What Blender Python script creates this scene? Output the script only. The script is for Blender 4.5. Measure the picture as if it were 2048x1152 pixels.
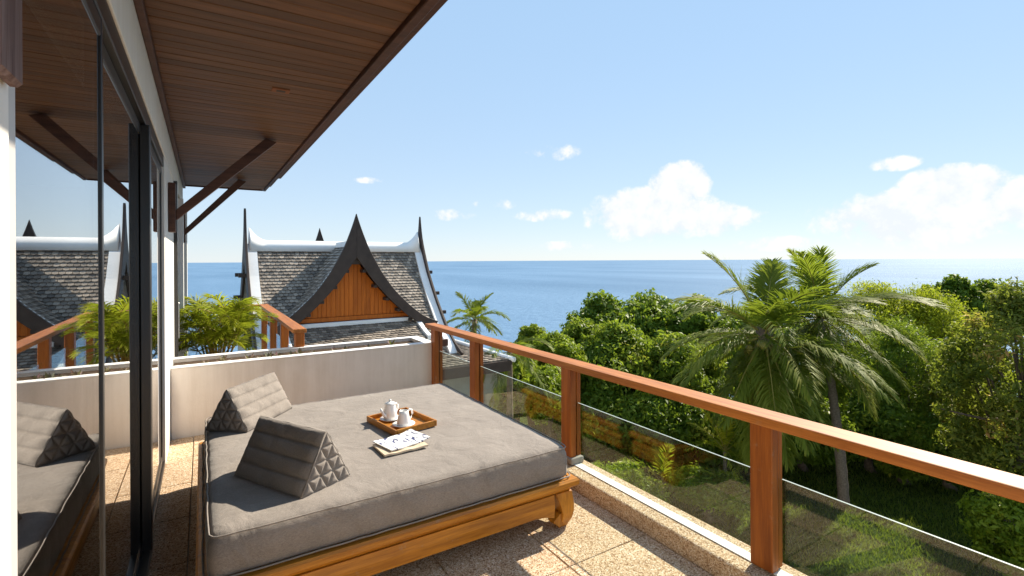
import bpy, bmesh, math, random
import numpy as np
from mathutils import Vector, Matrix
random.seed(7); RNG = np.random.default_rng(11)
R = math.radians
sc = bpy.context.scene
for o in list(bpy.data.objects): bpy.data.objects.remove(o)
COL = sc.collection

# ------------------------------------------------------------------ camera
EYE = Vector((0, 0, 1.7)); YAW = R(31.9)
cam_d = bpy.data.cameras.new('camera'); cam = bpy.data.objects.new('camera', cam_d); COL.objects.link(cam)
cam_d.sensor_width = 36; cam_d.lens = 36 * 994 / 2048; cam_d.shift_y = -55 / 2048
cam_d.clip_start = 0.02; cam_d.clip_end = 90000
cam.matrix_world = Matrix.Translation(EYE) @ Matrix.Rotation(-YAW, 4, 'Z') @ Matrix.Rotation(R(90), 4, 'X') @ Matrix.Rotation(R(-0.3), 4, 'Z')
sc.camera = cam
FW = Vector((math.sin(YAW), math.cos(YAW), 0)); RT = Vector((math.cos(YAW), -math.sin(YAW), 0))
def spot(u, d):
    "ground position (x, y) at depth d in the direction of picture column u (layout helper)"
    p = FW * d + RT * (d * (u - 1024) / 994); return p.x, p.y
def height(v, d): return 1.7 + d * (521 - v) / 994

# ------------------------------------------------------------------ sun, sky
SUN = Vector((1.22, 0.30, 1.0)).normalized()
SUN_EL = math.asin(SUN.z); SUN_AZ = math.atan2(SUN.x, SUN.y)
sd = bpy.data.lights.new('sun', 'SUN'); sun = bpy.data.objects.new('sun', sd); COL.objects.link(sun)
sd.energy = 4.8; sd.angle = R(0.5); sd.color = (1.0, 0.90, 0.74)
sun.rotation_euler = (-SUN).to_track_quat('-Z', 'Y').to_euler(); sun.location = (30, 8, 30)

def mth(N, L, op, a, b=None, c=None):
    n = N.new('ShaderNodeMath'); n.operation = op
    for i, v in enumerate((a, b, c)):
        if v is None: continue
        if isinstance(v, (int, float)): n.inputs[i].default_value = v
        else: L.new(v, n.inputs[i])
    return n.outputs[0]
def mixc(N, L, fac, a, b, mode='MIX'):
    n = N.new('ShaderNodeMix'); n.data_type = 'RGBA'; n.blend_type = mode
    for s, v in ((0, fac), (6, a), (7, b)):
        if isinstance(v, (int, float)): n.inputs[s].default_value = v
        elif isinstance(v, tuple): n.inputs[s].default_value = (*v[:3], 1)
        else: L.new(v, n.inputs[s])
    return n.outputs[2]

SKY_STRENGTH = 0.085
w = bpy.data.worlds.new('World'); sc.world = w; w.use_nodes = True
N, L = w.node_tree.nodes, w.node_tree.links; N.clear()
sky = N.new('ShaderNodeTexSky'); sky.sky_type = 'NISHITA'; sky.sun_disc = False
sky.sun_elevation = SUN_EL; sky.sun_rotation = SUN_AZ
sky.altitude = 0; sky.air_density = 1.0; sky.dust_density = 0.0; sky.ozone_density = 1.0
tc = N.new('ShaderNodeTexCoord'); sep = N.new('ShaderNodeSeparateXYZ'); L.new(tc.outputs['Generated'], sep.inputs[0])
az = mth(N, L, 'ARCTAN2', sep.outputs[0], sep.outputs[1]); el = mth(N, L, 'ARCSINE', sep.outputs[2])
def cnoise(scale, detail, rough):
    n = N.new('ShaderNodeTexNoise'); n.inputs['Scale'].default_value = scale; n.inputs['Detail'].default_value = detail
    n.inputs['Roughness'].default_value = rough; L.new(tc.outputs['Generated'], n.inputs['Vector'])
    return mth(N, L, 'SUBTRACT', n.outputs['Fac'], 0.5)
nA, nB = cnoise(11, 8, .6), cnoise(34, 7, .62)
# cumulus and wisps: azimuth, elevation, half widths (degrees), strength
CL = [(47.5, 5.0, 8.5, 3.6, 1.0), (50.6, 8.2, 3.8, 2.9, .95), (45.0, 6.3, 3.5, 2.0, .6), (54.5, 4.2, 5.5, 2.4, .7),
      (70.5, 3.6, 9.0, 3.4, 1.0), (73.4, 6.2, 4.5, 2.2, .9), (66.0, 4.6, 4.0, 2.0, .6), (78.0, 4.4, 4.5, 2.6, .8),
      (36.4, 12.2, 4.2, 1.3, .55), (35.5, 5.2, 4.2, 1.0, .5), (30.0, 6.4, 3.6, .9, .42), (25.0, 5.2, 4.0, .9, .4), (38, 1.6, 4.5, .8, .5),
      (69.5, 8.6, 2.6, .9, .45), (16.0, 8.9, 2.4, .5, .35), (59, 1.6, 7, 1.0, .5),
      (100, 5, 10, 3.4, 1.0), (128, 7, 7, 2.6, .8), (165, 4.5, 11, 3.2, 1.0), (-160, 6, 8, 2.6, .8), (-120, 5, 10, 3.0, .9), (-75, 6, 7, 2.4, .7), (-35, 4.5, 8, 2.2, .7)]
tot = None
for (ca, ce, wa, we, st) in CL:
    qa = mth(N, L, 'DIVIDE', mth(N, L, 'SUBTRACT', az, R(ca)), R(wa)); qe = mth(N, L, 'DIVIDE', mth(N, L, 'SUBTRACT', el, R(ce)), R(we))
    q = mth(N, L, 'ADD', mth(N, L, 'MULTIPLY', qa, qa), mth(N, L, 'MULTIPLY', qe, qe))
    m = mth(N, L, 'MULTIPLY', mth(N, L, 'MAXIMUM', mth(N, L, 'SUBTRACT', 1.0, q), 0), st)
    tot = m if tot is None else mth(N, L, 'MAXIMUM', tot, m)
dn = mth(N, L, 'ADD', mth(N, L, 'MULTIPLY', nA, 1.7), mth(N, L, 'MULTIPLY', nB, 1.1))
cl = mth(N, L, 'ADD', tot, mth(N, L, 'MULTIPLY', dn, mth(N, L, 'MINIMUM', mth(N, L, 'MULTIPLY', tot, 4.0), 1.0)))
mr = N.new('ShaderNodeMapRange'); mr.interpolation_type = 'SMOOTHSTEP'; mr.inputs[1].default_value = .18; mr.inputs[2].default_value = .62
L.new(cl, mr.inputs[0])
cloudfac = mth(N, L, 'MULTIPLY', mr.outputs[0], 0.9)
hz = mth(N, L, 'EXPONENT', mth(N, L, 'DIVIDE', mth(N, L, 'ABSOLUTE', el), -R(13.0)))   # pale sea haze, densest along the whole horizon
air = mixc(N, L, hz, (2.55, 3.95, 5.7), (4.15, 4.85, 5.5))
skyc = mixc(N, L, .82, sky.outputs[0], air)
cm = N.new('ShaderNodeMapRange'); cm.inputs[1].default_value = -.12; cm.inputs[2].default_value = .16; L.new(mth(N, L, 'ADD', nB, mth(N, L, 'MULTIPLY', nA, .8)), cm.inputs[0])
skyc = mixc(N, L, cloudfac, skyc, mixc(N, L, cm.outputs[0], (5.35, 5.6, 5.85), (6.4, 6.35, 6.3)))
bg = N.new('ShaderNodeBackground'); bg.inputs[1].default_value = SKY_STRENGTH
wo = N.new('ShaderNodeOutputWorld'); L.new(skyc, bg.inputs[0]); L.new(bg.outputs[0], wo.inputs[0])
vs = sc.view_settings; vs.view_transform = 'Standard'; vs.look = 'None'; vs.exposure = 1.0; vs.gamma = 1.0; vs.use_curve_mapping = False
sc.cycles.use_denoising = True; sc.cycles.max_bounces = 8; sc.cycles.transparent_max_bounces = 16
sc.cycles.sample_clamp_indirect = 6.0; sc.cycles.caustics_reflective = False; sc.cycles.caustics_refractive = False

# ------------------------------------------------------------------ materials
def mat(name):
    m = bpy.data.materials.new(name); m.use_nodes = True
    N, L = m.node_tree.nodes, m.node_tree.links; N.clear()
    out = N.new('ShaderNodeOutputMaterial'); b = N.new('ShaderNodeBsdfPrincipled'); L.new(b.outputs[0], out.inputs[0])
    return m, N, L, b, out
def coords(N, L, scale=(1, 1, 1), kind='Object'):
    t = N.new('ShaderNodeTexCoord'); mp = N.new('ShaderNodeMapping'); mp.inputs['Scale'].default_value = scale
    L.new(t.outputs[kind], mp.inputs[0]); return mp.outputs[0]
def noise(N, L, vec, scale, detail=4, rough=.55):
    n = N.new('ShaderNodeTexNoise'); n.inputs['Scale'].default_value = scale; n.inputs['Detail'].default_value = detail
    n.inputs['Roughness'].default_value = rough; L.new(vec, n.inputs['Vector']); return n.outputs['Fac']
def ramp(N, L, fac, stops):
    r = N.new('ShaderNodeValToRGB'); e = r.color_ramp.elements
    while len(e) < len(stops): e.new(.5)
    for q, (p, c) in zip(e, stops): q.position = p; q.color = (*c, 1)
    L.new(fac, r.inputs[0]); return r.outputs[0]
def bump(N, L, b, h, strength, dist=.01):
    n = N.new('ShaderNodeBump'); n.inputs['Strength'].default_value = strength; n.inputs['Distance'].default_value = dist
    L.new(h, n.inputs['Height']); L.new(n.outputs[0], b.inputs['Normal'])
def simple(name, col, rough=.6, var=.12, scale=8, bmp=.1, spec=.4, metal=0):
    m, N, L, b, o = mat(name); v = coords(N, L); f = noise(N, L, v, scale, 6)
    d = tuple(max(0, c * (1 - var)) for c in col); u = tuple(min(1, c * (1 + var)) for c in col)
    L.new(ramp(N, L, f, [(.3, d), (.7, u)]), b.inputs['Base Color'])
    b.inputs['Roughness'].default_value = rough; b.inputs['Specular IOR Level'].default_value = spec; b.inputs['Metallic'].default_value = metal
    if bmp: bump(N, L, b, noise(N, L, v, scale * 12, 4), bmp, .004)
    return m
def wood(name, dark, light, axis, rough=.4, spec=.45, wear=0.0, rnd=.25):
    "grain stretched along axis (0, 1 or 2); every board takes its own tone"
    m, N, L, b, o = mat(name); s = [26, 26, 26]; s[axis] = 1.6
    t = N.new('ShaderNodeTexCoord'); oi = N.new('ShaderNodeObjectInfo')
    ad = N.new('ShaderNodeVectorMath'); ad.operation = 'MULTIPLY_ADD'; L.new(t.outputs['Object'], ad.inputs[0]); ad.inputs[1].default_value = s
    cb = N.new('ShaderNodeCombineXYZ')
    for i in range(3): L.new(mth(N, L, 'MULTIPLY', oi.outputs['Random'], 31.7 + 9 * i), cb.inputs[i])
    L.new(cb.outputs[0], ad.inputs[2]); v = ad.outputs[0]
    g = noise(N, L, v, 1.0, 7, .65); g2 = noise(N, L, v, 5.0, 4, .6)
    f = mth(N, L, 'ADD', mth(N, L, 'MULTIPLY', g, .75), mth(N, L, 'MULTIPLY', g2, .3))
    c = ramp(N, L, f, [(.38, dark), (.66, light)])
    tone = mth(N, L, 'MULTIPLY_ADD', oi.outputs['Random'], rnd * 2, 1 - rnd)
    hs = N.new('ShaderNodeHueSaturation'); L.new(c, hs.inputs['Color']); L.new(tone, hs.inputs['Value']); c = hs.outputs[0]
    if wear:
        wn = noise(N, L, coords(N, L, (5, 5, 5)), 2.2, 9, .7)
        mk = N.new('ShaderNodeMapRange'); mk.inputs[1].default_value = .6; mk.inputs[2].default_value = .7; L.new(wn, mk.inputs[0])
        c = mixc(N, L, mth(N, L, 'MULTIPLY', mk.outputs[0], wear), c, (.30, .24, .17))
    L.new(c, b.inputs['Base Color']); b.inputs['Specular IOR Level'].default_value = spec
    L.new(mth(N, L, 'MULTIPLY_ADD', g2, .3, rough - .12), b.inputs['Roughness'])
    bump(N, L, b, f, .25, .003); return m
def fabric(name, a, c):
    m, N, L, b, o = mat(name); v = coords(N, L)
    th1 = noise(N, L, coords(N, L, (900, 90, 300)), 1, 2); th2 = noise(N, L, coords(N, L, (90, 900, 300)), 1, 2)
    f = mth(N, L, 'ADD', mth(N, L, 'MULTIPLY', mth(N, L, 'ADD', th1, th2), .38), mth(N, L, 'MULTIPLY', noise(N, L, v, 5, 6), .25))
    L.new(ramp(N, L, f, [(.36, a), (.62, c)]), b.inputs['Base Color']); b.inputs['Roughness'].default_value = .9
    b.inputs['Specular IOR Level'].default_value = .15
    try: b.inputs['Sheen Weight'].default_value = .15
    except Exception: pass
    def fold(sc, ds):
        n = N.new('ShaderNodeTexNoise'); n.inputs['Scale'].default_value = sc; n.inputs['Detail'].default_value = 5; n.inputs['Distortion'].default_value = ds; L.new(v, n.inputs['Vector']); return n.outputs['Fac']
    wr, wr2 = fold(2.6, 1.6), fold(6.5, .9)
    h = mth(N, L, 'ADD', mth(N, L, 'MULTIPLY', mth(N, L, 'ADD', wr, wr2), .9), mth(N, L, 'MULTIPLY', f, .05))
    bump(N, L, b, h, .8, .018); return m
def glass(name, tint, f0=.05, power=5.0, rough=0.0):
    m = bpy.data.materials.new(name); m.use_nodes = True; N, L = m.node_tree.nodes, m.node_tree.links; N.clear()
    out = N.new('ShaderNodeOutputMaterial'); lw = N.new('ShaderNodeLayerWeight'); lw.inputs[0].default_value = .5
    tr = N.new('ShaderNodeBsdfTransparent'); tr.inputs[0].default_value = (*tint, 1)
    gl = N.new('ShaderNodeBsdfGlossy'); gl.inputs['Roughness'].default_value = rough; gl.inputs[0].default_value = (1, 1, 1, 1)
    fr = mth(N, L, 'MULTIPLY_ADD', mth(N, L, 'POWER', lw.outputs['Facing'], power), 1 - f0, f0)
    mx = N.new('ShaderNodeMixShader'); L.new(fr, mx.inputs[0]); L.new(tr.outputs[0], mx.inputs[1]); L.new(gl.outputs[0], mx.inputs[2])
    L.new(mx.outputs[0], out.inputs[0]); return m
def leafmat(name, a, b_, transl=.4, rough=.42, hi=None):
    m, N, L, b, o = mat(name); at = N.new('ShaderNodeAttribute'); at.attribute_name = 'tint'
    st = [(.0, a), (.75, b_)] + ([(1.0, hi)] if hi else [])
    c = ramp(N, L, at.outputs['Fac'], st); L.new(c, b.inputs['Base Color'])
    b.inputs['Roughness'].default_value = rough; b.inputs['Specular IOR Level'].default_value = .22
    tl = N.new('ShaderNodeBsdfTranslucent'); L.new(mixc(N, L, .5, c, (.32, .42, .03), 'MIX'), tl.inputs[0])
    mx = N.new('ShaderNodeMixShader'); mx.inputs[0].default_value = transl
    L.new(b.outputs[0], mx.inputs[1]); L.new(tl.outputs[0], mx.inputs[2]); L.new(mx.outputs[0], o.inputs[0]); return m

M = {}
M['teak_x'] = wood('teak_x', (.22, .062, .010), (.44, .15, .024), 0, wear=.25, rnd=.1)
M['teak_y'] = wood('teak_y', (.27, .080, .012), (.52, .19, .036), 1, .45, .3, rnd=.08, wear=.15)
M['teak_z'] = wood('teak_z', (.21, .054, .008), (.40, .120, .016), 2, .45, .3, wear=.3, rnd=.12)
M['bed_x'] = wood('bed_x', (.24, .082, .007), (.54, .22, .018), 0, .42, wear=.55, rnd=.06)
M['bed_y'] = wood('bed_y', (.24, .082, .007), (.54, .22, .018), 1, .42, wear=.45, rnd=.06)
M['bed_z'] = wood('bed_z', (.24, .082, .007), (.54, .22, .018), 2, .42, wear=.55, rnd=.06)
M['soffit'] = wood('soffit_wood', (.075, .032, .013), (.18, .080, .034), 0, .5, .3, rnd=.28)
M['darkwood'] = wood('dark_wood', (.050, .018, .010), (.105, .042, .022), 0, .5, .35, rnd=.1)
M['oldwood'] = wood('weathered_wood', (.09, .045, .035), (.27, .19, .17), 2, .7, .2, rnd=.05, wear=.5)
M['gable'] = wood('gable_wood', (.42, .095, .008), (.64, .17, .014), 2, .55, .3, rnd=.14)
M['barge'] = simple('bargeboard_brown', (.060, .042, .034), .6, .2, 5, .1, .3)
M['white'] = simple('white_render', (.78, .76, .72), .85, .05, 3, .25, .2)
M['white2'] = simple('white_trim', (.86, .85, .83), .7, .06, 2, .1, .25)
def render_mat(name, col, dirt):
    m, N, L, b, o = mat(name); v = coords(N, L)
    st = noise(N, L, coords(N, L, (7, 7, .55)), 1.6, 7, .65); bl = noise(N, L, v, 1.7, 8, .6)
    f = mth(N, L, 'ADD', mth(N, L, 'MULTIPLY', st, .5), mth(N, L, 'MULTIPLY', bl, .5))
    c = ramp(N, L, f, [(.34, tuple(q * w for q, w in zip(col, (dirt, dirt * .97, dirt * .93)))), (.56, col)])
    L.new(c, b.inputs['Base Color']); b.inputs['Roughness'].default_value = .9; b.inputs['Specular IOR Level'].default_value = .15
    bump(N, L, b, mth(N, L, 'ADD', noise(N, L, v, 60, 5, .6), mth(N, L, 'MULTIPLY', noise(N, L, v, 5, 3), 2.0)), .3, .005); return m
M['cream'] = render_mat('cream_render', (.76, .69, .62), .84); M['white'] = render_mat('white_render_weathered', (.82, .80, .76), .9)
M['alu'] = simple('dark_aluminium', (.022, .019, .017), .32, .15, 3, 0, .5)
M['alu2'] = simple('pale_aluminium', (.50, .47, .44), .4, .08, 3, 0, .5)
M['steel'] = simple('steel', (.45, .45, .45), .3, .1, 5, 0, .5, 1)
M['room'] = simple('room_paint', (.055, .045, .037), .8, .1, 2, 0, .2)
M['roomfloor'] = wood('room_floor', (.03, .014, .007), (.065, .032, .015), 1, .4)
M['concrete'] = simple('concrete', (.33, .31, .28), .9, .15, 3, .4, .2)
M['soil'] = simple('soil', (.075, .050, .034), .95, .4, 30, 1.0, .1)
M['terracotta'] = simple('terracotta', (.30, .12, .06), .8, .15, 9, .2, .2)
M['porcelain'] = simple('porcelain', (.82, .81, .79), .12, .01, 3, 0, .55)
M['rail_glass'] = glass('railing_glass', (.92, .955, .92), .042)
M['door_glass'] = glass('door_glass', (.72, .71, .69), .18, 3.0)
M['edge'] = simple('polished_edge_glint', (.42, .50, .47), .2, .05, 5, 0, .6)  # pale tone stands in for the bright line on the glass edge
M['mattress'] = fabric('mattress_fabric', (.165, .142, .124), (.300, .262, .230))
M['pillow'] = fabric('pillow_fabric', (.175, .150, .130), (.300, .260, .225))
M['trunk'] = simple('bark', (.13, .10, .075), .9, .35, 14, .8, .15)
M['palmtrunk'] = simple('palm_bark', (.20, .155, .12), .9, .3, 20, .8, .15)
M['rachis'] = simple('frond_stalk', (.26, .22, .05), .5, .2, 9, 0, .3)
M['stem'] = simple('cane_stem', (.34, .24, .05), .5, .25, 12, 0, .3)
M['coconut'] = simple('coconut_husk', (.22, .20, .04), .5, .3, 9, .1, .35)
M['paper'] = simple('paper', (.80, .79, .75), .7, .03, 9, 0, .3)
M['paper2'] = simple('magazine_pages', (.62, .50, .36), .6, .15, 30, 0, .3)
def aggregate():
    m, N, L, b, o = mat('washed_aggregate'); v = coords(N, L)
    oi = N.new('ShaderNodeObjectInfo')
    vo = N.new('ShaderNodeTexVoronoi'); vo.inputs['Scale'].default_value = 150; L.new(v, vo.inputs['Vector'])
    sp = N.new('ShaderNodeSeparateColor'); L.new(vo.outputs['Color'], sp.inputs[0])
    c = ramp(N, L, sp.outputs[0], [(0, (.20, .11, .055)), (.25, (.44, .29, .17)), (.6, (.60, .44, .29)), (.9, (.70, .57, .42)), (1, (.80, .72, .60))])
    big = noise(N, L, v, 2.5, 6, .6)
    c = mixc(N, L, 1.0, c, ramp(N, L, big, [(.3, (.80, .78, .76)), (.7, (1, 1, 1))]), 'MULTIPLY')
    hs = N.new('ShaderNodeHueSaturation'); L.new(c, hs.inputs['Color']); L.new(mth(N, L, 'MULTIPLY_ADD', oi.outputs['Random'], .12, .94), hs.inputs['Value'])
    L.new(hs.outputs[0], b.inputs['Base Color']); b.inputs['Roughness'].default_value = .85; b.inputs['Specular IOR Level'].default_value = .2
    bump(N, L, b, vo.outputs['Distance'], .5, .004); return m
M['aggregate'] = aggregate()
def tilemat():
    m, N, L, b, o = mat('roof_tile_clay'); at = N.new('ShaderNodeAttribute'); at.attribute_name = 'tint'
    c = ramp(N, L, at.outputs['Fac'], [(0, (.13, .108, .09)), (.6, (.27, .225, .18)), (1, (.42, .35, .28))])
    L.new(c, b.inputs['Base Color']); b.inputs['Roughness'].default_value = .6; b.inputs['Specular IOR Level'].default_value = .4; return m
M['tile'] = tilemat()
def lawnmat():
    m, N, L, b, o = mat('lawn_soil'); v = coords(N, L); f = noise(N, L, v, 1.1, 9, .65)
    L.new(ramp(N, L, f, [(.3, (.030, .045, .012)), (.55, (.055, .085, .018)), (.75, (.10, .125, .03))]), b.inputs['Base Color'])
    b.inputs['Roughness'].default_value = 1; b.inputs['Specular IOR Level'].default_value = .05
    bump(N, L, b, noise(N, L, v, 14, 8, .7), 1.0, .08); return m
M['lawn'] = lawnmat()
def seamat():
    m, N, L, b, o = mat('sea_water'); v = coords(N, L, (1, 1, 1))
    big = noise(N, L, coords(N, L, (.004, .0012, 1)), 1, 5, .6)
    L.new(ramp(N, L, big, [(.35, (.105, .190, .300)), (.65, (.145, .245, .370))]), b.inputs['Base Color'])
    b.inputs['Roughness'].default_value = .6; b.inputs['Specular IOR Level'].default_value = .03
    h = mth(N, L, 'ADD', noise(N, L, coords(N, L, (.10, .22, .2)), 1, 6, .62), mth(N, L, 'MULTIPLY', noise(N, L, coords(N, L, (.8, .8, .8)), 1, 4, .6), .12))
    bump(N, L, b, h, 1.0, 2.2); return m
M['sea'] = seamat()
def newsprint():
    m, N, L, b, o = mat('newsprint'); v = coords(N, L)
    ln = noise(N, L, coords(N, L, (160, 26, 1)), 1, 2); hd = noise(N, L, coords(N, L, (46, 15, 1)), 1, 1, .3)
    k = mth(N, L, 'GREATER_THAN', hd, .59)
    c = mixc(N, L, mth(N, L, 'MULTIPLY', mth(N, L, 'GREATER_THAN', ln, .6), .35), (.80, .80, .78), (.25, .26, .32))
    c = mixc(N, L, k, c, (.045, .055, .16)); L.new(c, b.inputs['Base Color']); b.inputs['Roughness'].default_value = .7; return m
M['news'] = newsprint()
M['leaf_dark'] = leafmat('leaf_dark', (.065, .13, .012), (.17, .255, .024), .45, .5, (.33, .36, .04))
M['leaf_mid'] = leafmat('leaf_mid', (.085, .145, .012), (.20, .28, .025), .48, .5, (.42, .38, .05))
M['leaf_bright'] = leafmat('leaf_bright', (.12, .18, .012), (.25, .33, .022), .48, .5, (.38, .40, .04))
M['leaf_yellow'] = leafmat('leaf_yellow', (.22, .25, .012), (.43, .43, .022), .58, .6, (.58, .52, .04))
M['leaf_red'] = leafmat('leaf_red', (.085, .120, .016), (.28, .28, .045), .48, .55, (.62, .33, .12))
M['frond'] = leafmat('palm_frond', (.070, .105, .012), (.18, .22, .022), .42, .58, (.36, .32, .05))
M['areca'] = leafmat('areca_frond', (.15, .20, .012), (.36, .38, .024), .5, .45, (.58, .50, .06))
M['grass'] = leafmat('grass_blade', (.040, .075, .012), (.105, .150, .02), .4, .6, (.20, .21, .04))
M['succ'] = leafmat('succulent_leaf', (.10, .12, .07), (.20, .09, .10), .2, .5, (.35, .30, .25))

# ------------------------------------------------------------------ helpers
def link(o, parent=None):
    COL.objects.link(o)
    if parent is not None: o.parent = parent
    return o
def tag(o, label=None, cat=None, group=None, kind=None):
    for k, v in (('label', label), ('category', cat), ('group', group), ('kind', kind)):
        if v: o[k] = v
    return o
def thing(name, label, cat, loc=(0, 0, 0), rz=0, group=None):
    o = bpy.data.objects.new(name, None); o.empty_display_size = .2; o.location = loc; o.rotation_euler = (0, 0, rz)
    link(o); return tag(o, label, cat, group)
class MB:
    def __init__(s): s.v = []; s.f = []; s.smooth = False
    def add(s, vs, fs):
        k = len(s.v); s.v += [tuple(p) for p in vs]; s.f += [tuple(i + k for i in q) for q in fs]; return s
    def box(s, x0, x1, y0, y1, z0, z1):
        return s.add([(x0, y0, z0), (x1, y0, z0), (x1, y1, z0), (x0, y1, z0), (x0, y0, z1), (x1, y0, z1), (x1, y1, z1), (x0, y1, z1)],
                     [(0, 3, 2, 1), (4, 5, 6, 7), (0, 1, 5, 4), (1, 2, 6, 5), (2, 3, 7, 6), (3, 0, 4, 7)])
    def loft(s, rings, cap=True, closed=True):
        n = len(rings[0]); vs = [p for r in rings for p in r]; fs = []
        for i in range(len(rings) - 1):
            for j in range(n if closed else n - 1):
                a = i * n + j; b = i * n + (j + 1) % n; fs.append((a, b, b + n, a + n))
        if cap: fs += [tuple(range(n - 1, -1, -1)), tuple((len(rings) - 1) * n + j for j in range(n))]
        return s.add(vs, fs)
    def tube(s, pts, rad, n=8, cap=True):
        pts = [Vector(p) for p in pts]; rings = []; up = Vector((0, 0, 1))
        for i, p in enumerate(pts):
            t = (pts[min(i + 1, len(pts) - 1)] - pts[max(i - 1, 0)]).normalized()
            a = t.cross(up if abs(t.z) < .95 else Vector((1, 0, 0))).normalized(); b = t.cross(a)
            r = rad[i] if isinstance(rad, (list, tuple)) else rad
            rings.append([p + (a * math.cos(k * 2 * math.pi / n) + b * math.sin(k * 2 * math.pi / n)) * r for k in range(n)])
        return s.loft(rings, cap)
    def lathe(s, prof, n=24, c=(0, 0, 0)):
        return s.loft([[(c[0] + r * math.cos(k * 2 * math.pi / n), c[1] + r * math.sin(k * 2 * math.pi / n), c[2] + z) for k in range(n)] for r, z in prof])
    def build(s, name, m, parent=None, bevel=0, smooth=False, seg=2):
        me = bpy.data.meshes.new(name); me.from_pydata(s.v, [], s.f); me.materials.append(m)
        bm = bmesh.new(); bm.from_mesh(me); bmesh.ops.recalc_face_normals(bm, faces=bm.faces)
        if bevel:
            es = [e for e in bm.edges if len(e.link_faces) == 2 and e.calc_face_angle(0) > R(25)]
            bmesh.ops.bevel(bm, geom=es, offset=bevel, segments=seg, affect='EDGES', profile=.5)
        bm.to_mesh(me); bm.free()
        if smooth:
            for p in me.polygons: p.use_smooth = True
        return link(bpy.data.objects.new(name, me), parent)
def box(name, m, parent, x0, x1, y0, y1, z0, z1, bevel=.004, seg=1):
    return MB().box(x0, x1, y0, y1, z0, z1).build(name, m, parent, bevel, seg=seg)
def mesh_np(name, verts, faces, tint, m, parent=None):
    "fast mesh: verts (n,3), faces (k,4) or (k,3), tint per vertex"
    me = bpy.data.meshes.new(name); n, (k, c) = len(verts), faces.shape
    me.vertices.add(n); me.vertices.foreach_set('co', np.ascontiguousarray(verts, dtype=np.float32).ravel())
    me.loops.add(k * c); me.loops.foreach_set('vertex_index', faces.astype(np.int32).ravel())
    me.polygons.add(k); me.polygons.foreach_set('loop_start', np.arange(0, k * c, c, dtype=np.int32))
    me.polygons.foreach_set('loop_total', np.full(k, c, dtype=np.int32))
    at = me.attributes.new('tint', 'FLOAT', 'POINT'); at.data.foreach_set('value', tint.astype(np.float32).ravel())
    me.materials.append(m); me.update(); me.validate()
    return link(bpy.data.objects.new(name, me), parent)

# ================================================================== SETTING
def ground_z(x, y):
    r = np.hypot(x - 3, y - 4); s = np.maximum(0, r - 24)
    return -6.0 - .018 * np.maximum(0, r - 8) - .36 * s * np.clip(s / 20, 0, 1) + .12 * np.sin(x * .35) * np.cos(y * .28)
gx = np.arange(-100, 171, 2.5); gy = np.arange(-100, 171, 2.5); XX, YY = np.meshgrid(gx, gy); ZZ = np.maximum(ground_z(XX, YY), -42)
nv = len(gx); idx = np.arange(len(gy) * nv).reshape(len(gy), nv)
gf = np.stack([idx[:-1, :-1], idx[:-1, 1:], idx[1:, 1:], idx[1:, :-1]], -1).reshape(-1, 4)
g = mesh_np('ground', np.stack([XX, YY, ZZ], -1).reshape(-1, 3), gf, np.zeros(XX.size), M['lawn']); tag(g, kind='structure')
for p in g.data.polygons: p.use_smooth = True
s = MB().add([(-40000, -40000, -34), (40000, -40000, -34), (40000, 40000, -34), (-40000, 40000, -34)], [(0, 1, 2, 3)]).build('sea', M['sea']); tag(s, kind='structure')

# deck slab with washed aggregate paving slabs
deck = box('terrace_floor', M['concrete'], None, -.28, 2.58, -3.0, 5.8, -.35, -.022, 0); tag(deck, kind='structure')
xs = [-.28, -.08, .52, 1.12, 1.72, 2.325]; ys = [-3.0 + .58 + .6 * k for k in range(-1, 16)]
ys = [2.18 + .6 * k for k in range(-9, 8)]
for i in range(len(xs) - 1):
    for j in range(len(ys) - 1):
        y0, y1 = max(ys[j], -2.98), min(ys[j + 1], 5.79)
        if y1 - y0 < .05: continue
        off = .0 if j % 2 else 0
        box('paving_slab', M['aggregate'], deck, xs[i] + .003, xs[i + 1] - .003, y0 + .003, y1 - .003, -.02, random.uniform(-.001, .001), .003)
deck2 = box('side_terrace_floor', M['concrete'], None, -.28, 1.06, 6.45, 10.6, -.35, -.002, 0); tag(deck2, kind='structure')

# ================================================================== VILLA (own building)
WX = -.27
villa = thing('villa', 'white villa with tall sliding glass doors and dark timber eave beside the daybed', 'building', (WX, 3, 0))
def vb(name, m, x0, x1, y0, y1, z0, z1, parent=None, bevel=.004):
    p = villa if parent is None else parent
    q = Vector((0, 0, 0)); t = p
    while t is not None: q += Vector(t.location); t = t.parent
    return MB().box(x0 - q.x, x1 - q.x, y0 - q.y, y1 - q.y, z0 - q.z, z1 - q.z).build(name, m, p, bevel, seg=1)
vb('wall', M['white'], -.52, WX, -3, 1.135, 0, 2.6)
vb('wall', M['white'], -.52, WX, 5.1, 6.62, 0, 2.6)
vb('wall', M['white'], -.52, WX + .003, -3, 9.62, 2.603, 2.95)
vb('wall', M['white'], -.52, WX, 9.42, 9.6, 0, 2.6)
vb('base_wall', M['white'], -6, 2.56, -3, 5.78, -7.5, -.352)
vb('base_wall', M['white'], -6, 1.04, 6.4, 10.58, -8.5, -.352)
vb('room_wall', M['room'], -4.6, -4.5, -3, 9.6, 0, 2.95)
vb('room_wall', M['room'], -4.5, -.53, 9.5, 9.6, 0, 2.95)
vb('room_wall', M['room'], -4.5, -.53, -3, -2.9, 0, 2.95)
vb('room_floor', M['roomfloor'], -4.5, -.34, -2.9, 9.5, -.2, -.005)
vb('room_ceiling', M['soffit'], -4.5, -.53, -2.9, 9.5, 2.8, 2.95)
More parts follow.
